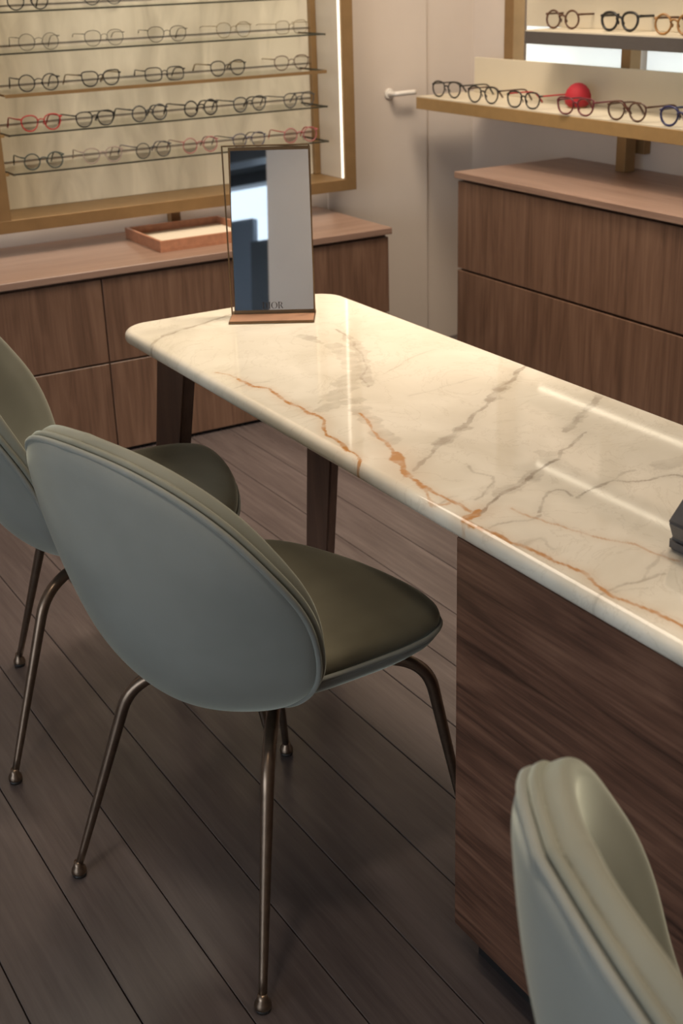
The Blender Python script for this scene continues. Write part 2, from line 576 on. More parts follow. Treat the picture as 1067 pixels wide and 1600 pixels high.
# tall chest on the right wall
CB = empty('drawer_chest', (2.88, 2.90, 0), 'tall walnut chest with two wide drawers below the gold shelf', 'cabinet')
YC0, YC1 = 2.05, 3.725
box('body', 2.66, XR - 0.002, YC0, YC1, 0.03, 0.744, M['walnut_v'], CB)
box('plinth', 2.70, XR - 0.02, YC0 + 0.02, YC1 - 0.02, 0.0, 0.03, M['black'], CB)
box('drawer_front', 2.64, 2.659, YC0, YC1 + 0.001, 0.443, 0.741, M['walnut_v'], CB, 0.0012, 1)
box('drawer_front', 2.64, 2.659, YC0, YC1 + 0.001, 0.060, 0.435, M['walnut_v'], CB, 0.0012, 1)
tag(box('chest_worktop', 2.63, XR - 0.002, YC0 - 0.01, 3.735, 0.750, 0.772, M['walnut_top_y'], None, 0.0015, 1),
    'walnut top board of the tall chest, gold post standing on it', 'worktop')
box('filler', 2.67, XR - 0.01, YC0 + 0.01, YC1 - 0.01, 0.744, 0.750, M['groove'], CB)
box('filler', 0.33, 2.39, 3.82, YB - 0.01, 0.572, 0.578, M['groove'],
    [o for o in bpy.data.objects if o.name == 'low_cabinet'][0])

# ------------------------------------------------------------------ gold wall frame with glass shelves
FY = 4.12
FX0, FX1, FZ0, FZ1 = 1.152, 2.472, 0.681, 1.86
FR = empty('wall_display_frame', ((FX0 + FX1) / 2, YB, FZ0), 'large gold framed wall display with glass shelves of eyeglasses', 'display frame')
bw = 0.045
box('frame_member', FX0, FX1, FY, YB - 0.002, FZ0, FZ0 + 0.040, M['gold'], FR, 0.001, 1)
box('frame_member', FX0, FX1, FY, YB - 0.002, FZ1 - 0.045, FZ1, M['gold'], FR, 0.001, 1)
box('frame_member', FX0, FX0 + bw, FY, YB - 0.002, FZ0 + 0.040, FZ1 - 0.045, M['gold'], FR, 0.001, 1)
box('frame_member', FX1 - 0.046, FX1, FY, YB - 0.002, FZ0 + 0.040, FZ1 - 0.045, M['gold'], FR, 0.001, 1)
box('side_lining', FX1 - 0.050, FX1 - 0.047, FY + 0.021, YB - 0.03, FZ0 + 0.041, FZ1 - 0.046, M['lining'], FR)
box('led_strip', FX1 - 0.050, FX1 - 0.0465, FY + 0.010, FY + 0.020, FZ0 + 0.043, FZ1 - 0.046, M['led_soft'], FR)
box('under_fill', FX0 + 0.01, FX1 - 0.01, YB - 0.035, YB - 0.025, FZ0 - 0.006, FZ0 - 0.0005, M['fill_glow'], FR)  # unseen glowing strip, added to brighten the wall below the frame
box('corner_post', FX1 - 0.072, FX1 - 0.047, YB - 0.028, YB - 0.008, FZ0 + 0.041, FZ1 - 0.046, M['gold'], FR, 0.001, 1)
box('back_panel', FX0 + bw, FX1 - 0.047, YB - 0.008, YB - 0.003, FZ0 + 0.041, FZ1 - 0.046, M['stone'], FR)
for x in (1.80,):
    box('support_foot', x, x + 0.035, YB - 0.06, YB - 0.025, 0.6005, FZ0, M['gold'], FR)
SHZ = [0.862, 0.980, 1.099, 1.218, 1.336, 1.455, 1.574, 1.693]
for i, z in enumerate(SHZ):
    edge = M['gold'] if i == 2 else M['shelf_edge']
    s = box('glass_shelf', 1.226, 2.360, FY + 0.003, YB - 0.010, z - 0.006, z, M['shelf_glass'], FR)
    h_ = 0.0095 if i == 2 else 0.0036
    box('front_edge', 1.226, 2.362, FY - 0.001, FY + 0.0028, z - h_ - 0.001, z + 0.0002, edge, s)
    box('end_edge', 1.2225, 1.2258, FY - 0.001, YB - 0.010, z - 0.006, z, edge, s)
    box('end_edge', 2.3602, 2.363, FY + 0.003, YB - 0.010, z - 0.006, z, M['shelf_edge'], s)
    box('back_strip', 1.20, 2.40, YB - 0.012, YB - 0.009, z + 0.012, z + 0.0135, M['grey_metal'], FR)  # thin grey line across the back panel above each shelf
    box('bracket', 1.197, 1.2224, FY + 0.05, FY + 0.07, z - 0.012, z - 0.004, M['gold_bright'], FR)

# ------------------------------------------------------------------ shelving on the right wall
RD = empty('wall_shelf_unit', (3.0, 3.4, 0.772), 'gold and cream backlit shelf unit on the right wall above the chest', 'shelf unit')
Y0 = 1.9
PX = 3.035
box('post', 3.035, 3.08, 3.335, 3.38, 0.7725, 2.0, M['gold'], RD, 0.001, 1)
box('post', 3.04, 3.09, 3.955, 4.01, 1.02, 2.0, M['gold'], RD, 0.001, 1)
box('post', 3.04, 3.09, 2.68, 2.73, 0.7725, 2.0, M['gold'], RD, 0.001, 1)
box('wall_bracket', 3.10, XR - 0.001, 3.318, 3.368, 0.826, 0.93, M['gold'], RD, 0.001, 1)
ls = box('gold_shelf', 2.787, 3.10, Y0, 4.203, 0.931, 0.972, M['gold_bright'], RD, 0.001, 1)
box('shelf_surface', 2.789, 3.10, Y0, 4.201, 0.9722, 0.976, M['cream'], ls)
box('cream_panel', PX - 0.012, PX, Y0, 4.165, 0.9762, 1.100, M['cream'], RD, 0.001, 1)
box('led_strip', 2.94, 2.952, Y0 + 0.05, 4.15, 0.926, 0.931, M['led_shelf'], ls)
us = box('grey_shelf', 2.87, PX, Y0, 3.672, 1.173, 1.212, M['grey_metal'], RD, 0.001, 1)
box('led_strip', 2.94, 2.952, Y0 + 0.05, 3.62, 1.168, 1.173, M['led_shelf'], us)
box('shelf_surface', 2.872, PX, Y0, 3.670, 1.2122, 1.216, M['cream'], us)
box('cream_panel', PX - 0.012, PX, Y0, 3.86, 1.2165, 1.38, M['cream'], RD, 0.001, 1)
box('backlight_panel', 3.100, 3.104, 3.385, 3.955, 1.0, 1.40, M['glow'], RD)
box('backlight_panel', 3.100, 3.104, 2.735, 3.328, 1.0, 1.40, M['glow'], RD)
box('backlight_panel', 3.100, 3.104, 1.95, 2.678, 1.0, 1.40, M['glow'], RD)
for zl, xl in ((1.53, 2.945), (1.83, 2.945)):
    sh = box('grey_shelf', 2.87, 3.04, Y0, 3.672, zl + 0.006, zl + 0.045, M['grey_metal'], RD, 0.001, 1)
    box('led_strip', xl - 0.006, xl + 0.006, Y0 + 0.05, 3.63, zl, zl + 0.006, M['led'], sh)

# ------------------------------------------------------------------ the marble table
TX0, TX1, TY0, TY1, TZ = 0.945, 1.475, 0.22, 2.592, 0.75
RB = 0.014                     # bullnose radius
THK = 0.030
TB = empty('marble_table', ((TX0 + TX1) / 2, 1.4, 0), 'long cream marble table with grey and orange veins and walnut base', 'table')

def at_z(px, py, z):
    d = fw + CX * ((px - 533.5) / FPX) - CY * ((py - 800) / FPX)
    t = (z - CAM_H) / d.z
    return (d.x * t, d.y * t)

ORANGE = [   # (width in m, strength, points on the stone)
    (0.0045, 0.45, [(339, 582), (356, 586), (372, 592), (395, 604)]),
    (0.0050, 0.9, [(372, 592), (395, 604), (419, 607), (434, 619), (456, 632), (482, 645), (503, 651), (506, 657), (509, 671), (513, 681), (532, 694), (543, 704), (558, 712), (560, 720), (558, 729), (564, 740)]),
    (0.0040, 0.8, [(564, 645), (576, 657), (582, 672), (592, 685), (606, 697), (616, 710), (624, 722), (630, 742)]),
    (0.014, 1.0, [(618, 708), (626, 722), (630, 736), (638, 744)]),
    (0.0042, 0.9, [(640, 744), (664, 762), (680, 770), (696, 780), (716, 789), (736, 800)]),
    (0.012, 1.0, [(735, 808), (746, 804), (751, 800)]),
    (0.0045, 0.95, [(726, 812), (742, 821), (760, 828), (788, 841), (816, 854), (840, 864), (864, 874), (890, 884), (912, 894), (920, 904), (932, 914), (952, 925), (972, 936), (998, 948), (1024, 958), (1067, 978), (1110, 1000)]),
    (0.0035, 0.6, [(652, 756), (663, 763), (670, 772), (676, 786), (688, 788), (700, 786)]),
    (0.0035, 0.5, [(800, 794), (832, 808), (860, 817), (888, 826), (928, 836), (955, 844), (980, 850), (1016, 862), (1060, 876)]),
    (0.0035, 0.5, [(726, 812), (722, 822), (726, 832), (732, 840)]),
    (0.007, 0.6, [(806, 848), (818, 853), (826, 858)]),
]
GREY = [
    (0.020, 0.40, [(688, 694), (706, 681), (724, 667)]),
    (0.020, 0.34, [(768, 626), (780, 610), (794, 598)]),
    (0.022, 0.30, [(790, 768), (815, 755), (842, 736)]),
    (0.016, 0.30, [(888, 668), (908, 652), (924, 632)]),
    (0.0045, 0.6, [(648, 736), (664, 716), (684, 696)]),
    (0.011, 0.6, [(676, 704), (690, 692), (712, 676), (728, 662)]),
    (0.006, 0.6, [(722, 668), (736, 654), (752, 638), (762, 630), (770, 622)]),
    (0.014, 0.6, [(766, 626), (774, 614), (784, 606)]),
    (0.008, 0.6, [(784, 606), (798, 596), (808, 582), (822, 570)]),
    (0.0055, 0.8, [(746, 802), (760, 792), (780, 776), (808, 760), (832, 742), (848, 730), (870, 718)]),
    (0.013, 0.45, [(778, 774), (808, 757), (838, 736)]),
    (0.004, 0.55, [(870, 718), (876, 704), (892, 696), (904, 686), (916, 676)]),
    (0.009, 0.5, [(882, 674), (904, 656), (916, 640), (938, 618)]),
    (0.016, 0.28, [(842, 706), (856, 712), (870, 708)]),
    (0.0035, 0.55, [(840, 800), (846, 790), (852, 780), (860, 768), (872, 765), (884, 767), (892, 774)]),
    (0.0042, 0.6, [(902, 778), (916, 770), (928, 762), (942, 756), (956, 750), (980, 752), (1000, 752), (1016, 750), (1028, 745), (1040, 743), (1055, 742), (1080, 748)]),
    (0.0035, 0.3, [(960, 748), (975, 738), (990, 734)]),
    (0.003, 0.45, [(733, 727), (738, 738), (752, 741), (768, 744), (769, 755), (762, 766), (752, 776), (742, 781)]),
    (0.006, 0.25, [(768, 748), (770, 762), (758, 772)]),
    (0.004, 0.5, [(764, 826), (776, 820), (800, 816), (818, 815), (832, 812), (842, 804)]),
    (0.004, 0.45, [(924, 932), (948, 924), (972, 916), (1004, 906), (1040, 896)]),
    (0.003, 0.35, [(960, 926), (985, 922), (1010, 918)]),
    (0.004, 0.35, [(818, 852), (826, 844), (840, 840), (850, 846), (862, 858)]),
    (0.012, 0.22, [(815, 852), (828, 842), (842, 842)]),
    (0.0045, 0.6, [(237, 542), (243, 531), (254, 525), (288, 515), (312, 507), (331, 500), (361, 492)]),
    (0.012, 0.25, [(243, 531), (270, 519), (300, 511)]),
    (0.022, 0.40, [(470, 524), (482, 528), (494, 534)]),
    (0.035, 0.30, [(525, 540), (545, 555), (555, 580), (540, 605), (520, 625)]),
    (0.022, 0.36, [(540, 525), (560, 545), (568, 570), (574, 600)]),
    (0.004, 0.55, [(524, 515), (540, 523), (552, 535), (560, 548), (568, 562), (572, 575), (566, 590), (575, 604)]),
    (0.003, 0.32, [(497, 630), (510, 620), (528, 614), (545, 622), (560, 630)]),
    (0.024, 0.34, [(505, 640), (525, 630), (560, 625)]),
    (0.028, 0.34, [(560, 640), (585, 665), (608, 690)]),
    (0.003, 0.25, [(600, 585), (640, 560), (680, 545)]),
    (0.004, 0.18, [(640, 620), (700, 602), (745, 590)]),
    (0.003, 0.35, [(1002, 905), (1015, 885), (1040, 860)]),
    (0.03, 0.25, [(1035, 730), (1060, 720), (1085, 715)]),
    (0.0035, 0.3, [(690, 786), (704, 778), (716, 776)]),
    (0.003, 0.3, [(365, 607), (385, 600), (420, 596)]),
]

def fbm2(x, y, seed, octaves=4):
    rng = np.random.RandomState(seed)
    out = np.zeros_like(x)
    amp = 1.0
    fr = 1.0
    for _ in range(octaves):
        for _k in range(4):
            a = rng.uniform(0, 2 * math.pi)
            ph = rng.uniform(0, 2 * math.pi)
            f = fr * rng.uniform(0.7, 1.5)
            out += amp * np.sin((x * math.cos(a) + y * math.sin(a)) * f + ph)
        amp *= 0.55
        fr *= 2.1
    return out / 4

def vein_field(P, veins, seed):
    x, y = P[:, 0], P[:, 1]
    jx = 0.0042 * fbm2(x * 60, y * 60, seed, 4)
    jy = 0.0042 * fbm2(x * 60, y * 60, seed + 1, 4)
    wmod = 1.0 + 0.55 * fbm2(x * 90, y * 90, seed + 2, 3)
    smod = fbm2(x * 140, y * 140, seed + 5, 3)
    X, Y = x + jx, y + jy
    out = np.zeros(len(P))
    for wd, st, pts in veins:
        q = np.array([at_z(px, py, TZ) for px, py in pts])
        lo, hi = q.min(0) - 0.07, q.max(0) + 0.07
        idx = np.nonzero((X > lo[0]) & (X < hi[0]) & (Y > lo[1]) & (Y < hi[1]))[0]
        if not len(idx):
            continue
        px, py = X[idx], Y[idx]
        best = np.full(len(idx), 1e9)
        for a, b in zip(q[:-1], q[1:]):
            ab = b - a
            t = np.clip(((px - a[0]) * ab[0] + (py - a[1]) * ab[1]) / max(1e-12, ab @ ab), 0, 1)
            best = np.minimum(best, np.hypot(px - a[0] - t * ab[0], py - a[1] - t * ab[1]))
        ww = wd * np.clip(wmod[idx], 0.4, 1.8) * 0.52
        soft = 0.0012 + 0.35 * ww
        v = st * (1 - np.clip((best - ww) / soft, 0, 1)) 
        v = v * v * (3 - 2 * np.clip(v, 0, 1)) / max(st * st * (3 - 2 * st), 1e-6) * st
        halo = 0.22 * st * np.exp(-(best / (wd * 2.2 + 0.004)) ** 2)
        v = v * np.clip(0.92 + 0.4 * smod[idx], 0.45, 1.15)
        out[idx] = np.maximum(out[idx], np.maximum(v, halo))
    return np.clip(out, 0, 1)

def build_tabletop():
    ins = RB
    R = 0.058 - ins * 0.2
    x0, x1, y0, y1 = TX0 + ins, TX1 - ins, TY0 + ins, TY1 - ins
    # rows: dense where the camera looks
    ys = list(np.linspace(y0, y0 + R, 10)) + list(np.arange(y0 + R + 0.02, 0.86, 0.02)) + list(np.arange(0.86, y1 - R, 0.0024))
    ys += list(y1 - R + R * np.sin(np.linspace(0, math.pi / 2, 26)))
    nx = 215
    rows = []
    s = np.linspace(0, 1, nx)
    for y in ys:
        e = 0.0
        if y > y1 - R:
            e = R - math.sqrt(max(0, R * R - (R - (y1 - y)) ** 2))
        elif y < y0 + R:
            e = R - math.sqrt(max(0, R * R - (R - (y - y0)) ** 2))
        rows.append(np.stack([x0 + e + (x1 - x0 - 2 * e) * s, np.full(nx, y)], 1))
    V = np.concatenate(rows)
    ny = len(ys)
    verts = [np.column_stack([V, np.full(len(V), TZ)])]
    faces = []
    for j in range(ny - 1):
        for i in range(nx - 1):
            a = j * nx + i
            faces.append((a, a + 1, a + nx + 1, a + nx))
    # boundary loop, counter-clockwise
    loop = [i for i in range(nx)] + [j * nx + nx - 1 for j in range(1, ny)] + [(ny - 1) * nx + i for i in range(nx - 2, -1, -1)] + [j * nx for j in range(ny - 2, 0, -1)]
    B = V[loop]
    # smooth outward normals measured over a small arc length
    nrm = np.zeros_like(B)
    n = len(loop)
    cxl = np.clip(B[:, 0], x0 + R, x1 - R)
    cyl = np.clip(B[:, 1], y0 + R, y1 - R)
    d = B - np.column_stack([cxl, cyl])
    nrm = d / np.maximum(np.linalg.norm(d, axis=1, keepdims=True), 1e-9)
    base = len(V)
    prev = loop
    ring_pts = []
    for k in range(1, 9):
        th = math.pi / 2 * k / 8
        ring_pts.append((ins * math.sin(th), -RB * (1 - math.cos(th))))
    ring_pts.append((ins, -(THK - RB)))
    for k in range(1, 7):
        th = math.pi / 2 * k / 6
        ring_pts.append((ins * math.cos(th), -(THK - RB) - RB * math.sin(th)))
    cnt = base
    for off, dz in ring_pts:
        verts.append(np.column_stack([B + nrm * off, np.full(n, TZ + dz)]))
        cur = list(range(cnt, cnt + n))
        for i in range(n):
            j = (i + 1) % n
            faces.append((prev[i], cur[i], cur[j], prev[j]))
        prev = cur
        cnt += n
    faces.append(tuple(prev))
    A = np.concatenate(verts)
    me = bpy.data.meshes.new('tabletop')
    org = np.array(TB.location)
    me.from_pydata((A - org).tolist(), [], faces)
    for nm, vv, sd in (('vein_grey', GREY, 11), ('vein_orange', ORANGE, 23)):
        at = me.attributes.new(nm, 'FLOAT', 'POINT')
        at.data.foreach_set('value', vein_field(A[:, :2], vv, sd).astype(np.float32))
    o = link('tabletop', me, M['marble'], TB, True)
    bm = bmesh.new()
    bm.from_mesh(me)
    bmesh.ops.recalc_face_normals(bm, faces=bm.faces)
    bm.to_mesh(me)
    bm.free()
    return o
build_tabletop()

def prism(name, bot, top, mat, parent, bev=0.0):
    """hexahedron from four bottom and four top corners in world coordinates"""
    org = world_of(parent)
    bm = bmesh.new()
    v = [bm.verts.new(Vector(p) - org) for p in list(bot) + list(top)]
    for f in ((0, 3, 2, 1), (4, 5, 6, 7), (0, 1, 5, 4), (1, 2, 6, 5), (2, 3, 7, 6), (3, 0, 4, 7)):
        bm.faces.new([v[i] for i in f])
    if bev:
        bmesh.ops.bevel(bm, geom=bm.edges[:], offset=bev, segments=2, affect='EDGES')
    return link(name, bm_mesh(name, bm), mat, parent)

def rect(x0, x1, y0, y1, z):
    return [(x0, y0, z), (x1, y0, z), (x1, y1, z), (x0, y1, z)]
ZU = TZ - THK - 0.0005
prism('leg', rect(1.030, 1.058, 2.64, 2.74, 0.0), rect(1.030, 1.058, 2.42, 2.57, ZU), M['leg_wood'], TB, 0.004)
prism('leg', rect(1.415, 1.440, 2.56, 2.66, 0.0), rect(1.390, 1.415, 2.42, 2.55, ZU), M['leg_wood'], TB, 0.004)
box('apron', 1.02, 1.34, 1.35, 2.45, ZU - 0.03, ZU, M['groove'], TB)
prism('leg', rect(1.40, 1.43, 0.30, 0.40, 0.0), rect(1.38, 1.41, 0.36, 0.50, ZU), M['leg_wood'], TB, 0.004)
prism('leg', rect(1.00, 1.03, 0.24, 0.32, 0.0), rect(1.02, 1.05, 0.25, 0.36, ZU), M['leg_wood'], TB, 0.004)
# pedestal
box('side_panel', 0.952, 0.972, 0.82, 1.342, 0.052, ZU, M['walnut_h'], TB, 0.001, 1)
box('body', 0.9725, 1.455, 0.82, 1.340, 0.055, ZU, M['walnut_v'], TB)
box('plinth', 0.978, 1.435, 0.84, 1.312, 0.0, 0.054, M['black'], TB)
box('plinth_rail', 0.962, 0.972, 0.83, 1.300, 0.040, 0.0515, M['leg_wood'], TB)

# ------------------------------------------------------------------ table mirror
MR = empty('table_mirror', (1.258, 2.458, TZ), 'upright bronze framed table mirror standing on the marble', 'mirror',
           rz=math.atan2(2.410 - 2.506, 1.335 - 1.181))
# local x along the mirror, local -y towards the camera, z up
MW, MH = 0.1815, 0.359
def mbox(name, x0, x1, y0, y1, z0, z1, mat, parent=MR, bev=0.0006):
    bm = bmesh.new()
    add_box(bm, x0, x1, y0, y1, z0, z1)
    if bev:
        bmesh.ops.bevel(bm, geom=bm.edges[:], offset=bev, segments=2, affect='EDGES')
    return link(name, bm_mesh(name, bm), mat, parent)
mbox('base', -MW / 2, MW / 2, -0.066, 0.03, 0.0005, 0.005, M['mirror_frame'])
mbox('base_inlay', -MW / 2 + 0.002, MW / 2 - 0.002, -0.064, -0.006, 0.0052, 0.0062, M['copper'], MR, 0)
wr = 0.0028
mbox('side_bar', -MW / 2, -MW / 2 + wr, -0.003, 0.003, 0.005, MH, M['mirror_frame'])
mbox('side_bar', MW / 2 - wr, MW / 2, -0.003, 0.003, 0.005, MH, M['mirror_frame'])
mbox('top_bar', -MW / 2 + wr, MW / 2 - wr, -0.003, 0.003, MH - wr, MH, M['mirror_frame'])
TILT = math.radians(10.8)
pl = mbox('mirror_plate', -MW / 2 + 0.006, MW / 2 - 0.006, -0.001, 0.0, 0.010, MH - 0.016, M['mirror'], MR, 0)
pl.location = (0.002, 0.004, 0.002)
pl.rotation_euler = (-TILT, 0, 0)
fr_ = M['mirror_frame']
mbox('bezel', -MW / 2 + 0.004, MW / 2 - 0.004, -0.0018, 0.0048, MH - 0.016, MH - 0.009, fr_, pl, 0.0003)
mbox('bezel', -MW / 2 + 0.004, MW / 2 - 0.004, -0.0018, 0.0048, 0.003, 0.010, fr_, pl, 0.0003)
mbox('bezel', -MW / 2 + 0.004, -MW / 2 + 0.006, -0.0018, 0.0048, 0.010, MH - 0.016, fr_, pl, 0.0003)
mbox('bezel', MW / 2 - 0.006, MW / 2 - 0.004, -0.0018, 0.0048, 0.010, MH - 0.016, fr_, pl, 0.0003)
mbox('backing', -MW / 2 + 0.006, MW / 2 - 0.006, 0.0005, 0.0045, 0.010, MH - 0.016, fr_, pl, 0.0003)

# etched lettering D I O R, drawn as strokes with serifs
def letters(parent):
    bm = bmesh.new()
    def quad(pts):
        bm.faces.new([bm.verts.new((x, -0.0013, z)) for x, z in pts])
    def bar(x0, x1, z0, z1):
        quad([(x0, z0), (x1, z0), (x1, z1), (x0, z1)])
    def arc(cx, cz, rx, rz, a0, a1, thick, thin, n=18):
        for i in range(n):
            t0 = a0 + (a1 - a0) * i / n
            t1 = a0 + (a1 - a0) * (i + 1) / n
            q = []
            for t, s in ((t0, 0), (t1, 0), (t1, 1), (t0, 1)):
                w_ = thin + (thick - thin) * abs(math.cos(t)) ** 1.3
                q.append((cx + (rx - s * w_) * math.cos(t), cz + (rz - s * w_ * 0.6) * math.sin(t)))
            quad(q)
    H, T, t = 0.0150, 0.0024, 0.0008
    x = 0.0
    bar(x + 0.0012, x + 0.0012 + T, 0, H); bar(x, x + 0.006, 0, t); bar(x, x + 0.006, H - t, H)
    arc(x + 0.0055, H / 2, 0.0072, H / 2, -math.pi / 2, math.pi / 2, T, t)
    x += 0.0150
    bar(x + 0.0010, x + 0.0010 + T, 0, H); bar(x, x + 0.0044, 0, t); bar(x, x + 0.0044, H - t, H)
    x += 0.0062
    arc(x + 0.0075, H / 2, 0.0075, H / 2, 0, 2 * math.pi, T, t, 30)
    x += 0.0167
    bar(x + 0.0010, x + 0.0010 + T, 0, H); bar(x, x + 0.0046, 0, t); bar(x, x + 0.005, H - t, H)
    arc(x + 0.0045, H * 0.745, 0.0056, H * 0.255, -math.pi / 2, math.pi / 2, T, t)
    quad([(x + 0.0052, H * 0.5), (x + 0.0077, H * 0.5), (x + 0.0122, 0), (x + 0.0096, 0)])
    o = link('lettering', bm_mesh('lettering', bm), M['print'], parent)
    return o
lt = letters(pl)
lt.location = (-0.026, 0, 0.0125)
lt.scale = (0.9, 1, 0.95)

# ------------------------------------------------------------------ tan tray on the low cabinet
TRX0, TRX1, TRY0, TRY1 = 1.604, 1.955, 3.905, 4.205
TR = empty('tray', ((TRX0 + TRX1) / 2, (TRY0 + TRY1) / 2, 0.6003), 'tan leather tray with cream lining on the low cabinet', 'tray')
tz0, tz1, tw = 0.6005, 0.637, 0.010
box('tray_base', TRX0, TRX1, TRY0, TRY1, tz0, tz0 + 0.006, M['tan_leather'], TR)
box('tray_wall', TRX0, TRX1, TRY0, TRY0 + tw, tz0 + 0.006, tz1, M['tan_leather'], TR, 0.001)
box('tray_wall', TRX0, TRX1, TRY1 - tw, TRY1, tz0 + 0.006, tz1, M['tan_leather'], TR, 0.001)
box('tray_wall', TRX0, TRX0 + tw, TRY0 + tw, TRY1 - tw, tz0 + 0.006, tz1, M['tan_leather'], TR, 0.001)
box('tray_wall', TRX1 - tw, TRX1, TRY0 + tw, TRY1 - tw, tz0 + 0.006, tz1, M['tan_leather'], TR, 0.001)
box('tray_lining', TRX0 + tw, TRX1 - tw, TRY0 + tw, TRY1 - tw, tz0 + 0.006, tz0 + 0.012, M['cream_felt'], TR)

# ------------------------------------------------------------------ grey stand cut off at the right edge
ST = empty('display_stand', (1.24, 1.0, TZ), 'dark grey angular display stand at the right end of the marble', 'stand')
bm = bmesh.new()
add_box(bm, 1.112 - 1.24, 1.36 - 1.24, 0.90 - 1.0, 1.105 - 1.0, 0.0006, 0.018)
bmesh.ops.bevel(bm, geom=bm.edges[:], offset=0.004, segments=2, affect='EDGES')
link('stand_base', bm_mesh('stand_base', bm), M['grey_stand'], ST)
bm = bmesh.new()
prof = [(-0.128, 0.0185), (-0.138, 0.044), (-0.085, 0.105), (0.05, 0.165), (0.115, 0.165), (0.115, 0.0185)]
fa = [bm.verts.new((x, -0.09, z)) for x, z in prof]
fb = [bm.verts.new((x, 0.098, z)) for x, z in prof]
bm.faces.new(fa)
bm.faces.new(fb[::-1])
for i in range(len(prof)):
    j = (i + 1) % len(prof)
    bm.faces.new((fa[i], fb[i], fb[j], fa[j]))
bmesh.ops.bevel(bm, geom=bm.edges[:], offset=0.003, segments=2, affect='EDGES')
link('stand_body', bm_mesh('stand_body', bm), M['grey_stand'], ST)

# ------------------------------------------------------------------ upholstered shell chairs
RIM = [  # x forward, half width, z, spine x, spine z : from the bottom up
    (-0.085, 0.000, 0.392, -0.085, 0.392),
    (-0.088, 0.120, 0.415, -0.150, 0.408),
    (-0.100, 0.195, 0.462, -0.205, 0.450),
    (-0.118, 0.246, 0.522, -0.252, 0.520),
    (-0.136, 0.263, 0.590, -0.283, 0.600),
    (-0.165, 0.266, 0.655, -0.302, 0.672),
    (-0.206, 0.251, 0.718, -0.313, 0.735),
    (-0.246, 0.216, 0.780, -0.319, 0.792),
    (-0.281, 0.164, 0.826, -0.322, 0.834),
    (-0.308, 0.092, 0.857, -0.323, 0.860),
    (-0.321, 0.000, 0.868, -0.321, 0.868)]

def back_surface(nt=121, nu=85):
    c = spline(RIM, 161)
    for _ in range(40):
        c[1:-1] = 0.25 * c[:-2] + 0.5 * c[1:-1] + 0.25 * c[2:]
    # even out the rows towards both poles
    tt = 0.5 - 0.5 * np.cos(np.linspace(0, math.pi, nt))
    tt = 0.5 * tt + 0.5 * np.linspace(0, 1, nt)
    c = np.array([[np.interp(t, np.linspace(0, 1, 161), c[:, k]) for k in range(5)] for t in tt])
    c[:, 1] = np.maximum(c[:, 1], 0)
    c[0, 1] = c[-1, 1] = 0
    G = np.zeros((nt, nu, 3))
    us = np.linspace(-1, 1, nu)
    for i in range(nt):
        rx, wv, rz, sx, sz = c[i]
        th = us * math.pi / 2
        cs = np.cos(th)
        blend = cs ** 1.9
        G[i, :, 0] = rx + (sx - rx) * blend
        G[i, :, 1] = wv * np.sin(th)
        G[i, :, 2] = rz + (sz - rz) * blend
    return G

def grid_mesh(name, G):
    nt, nu = G.shape[:2]
    bm = bmesh.new()
    V = [[bm.verts.new(G[i, j]) for j in range(nu)] for i in range(nt)]
    for i in range(nt - 1):
        for j in range(nu - 1):
            bm.faces.new((V[i][j], V[i][j + 1], V[i + 1][j + 1], V[i + 1][j]))
    return bm

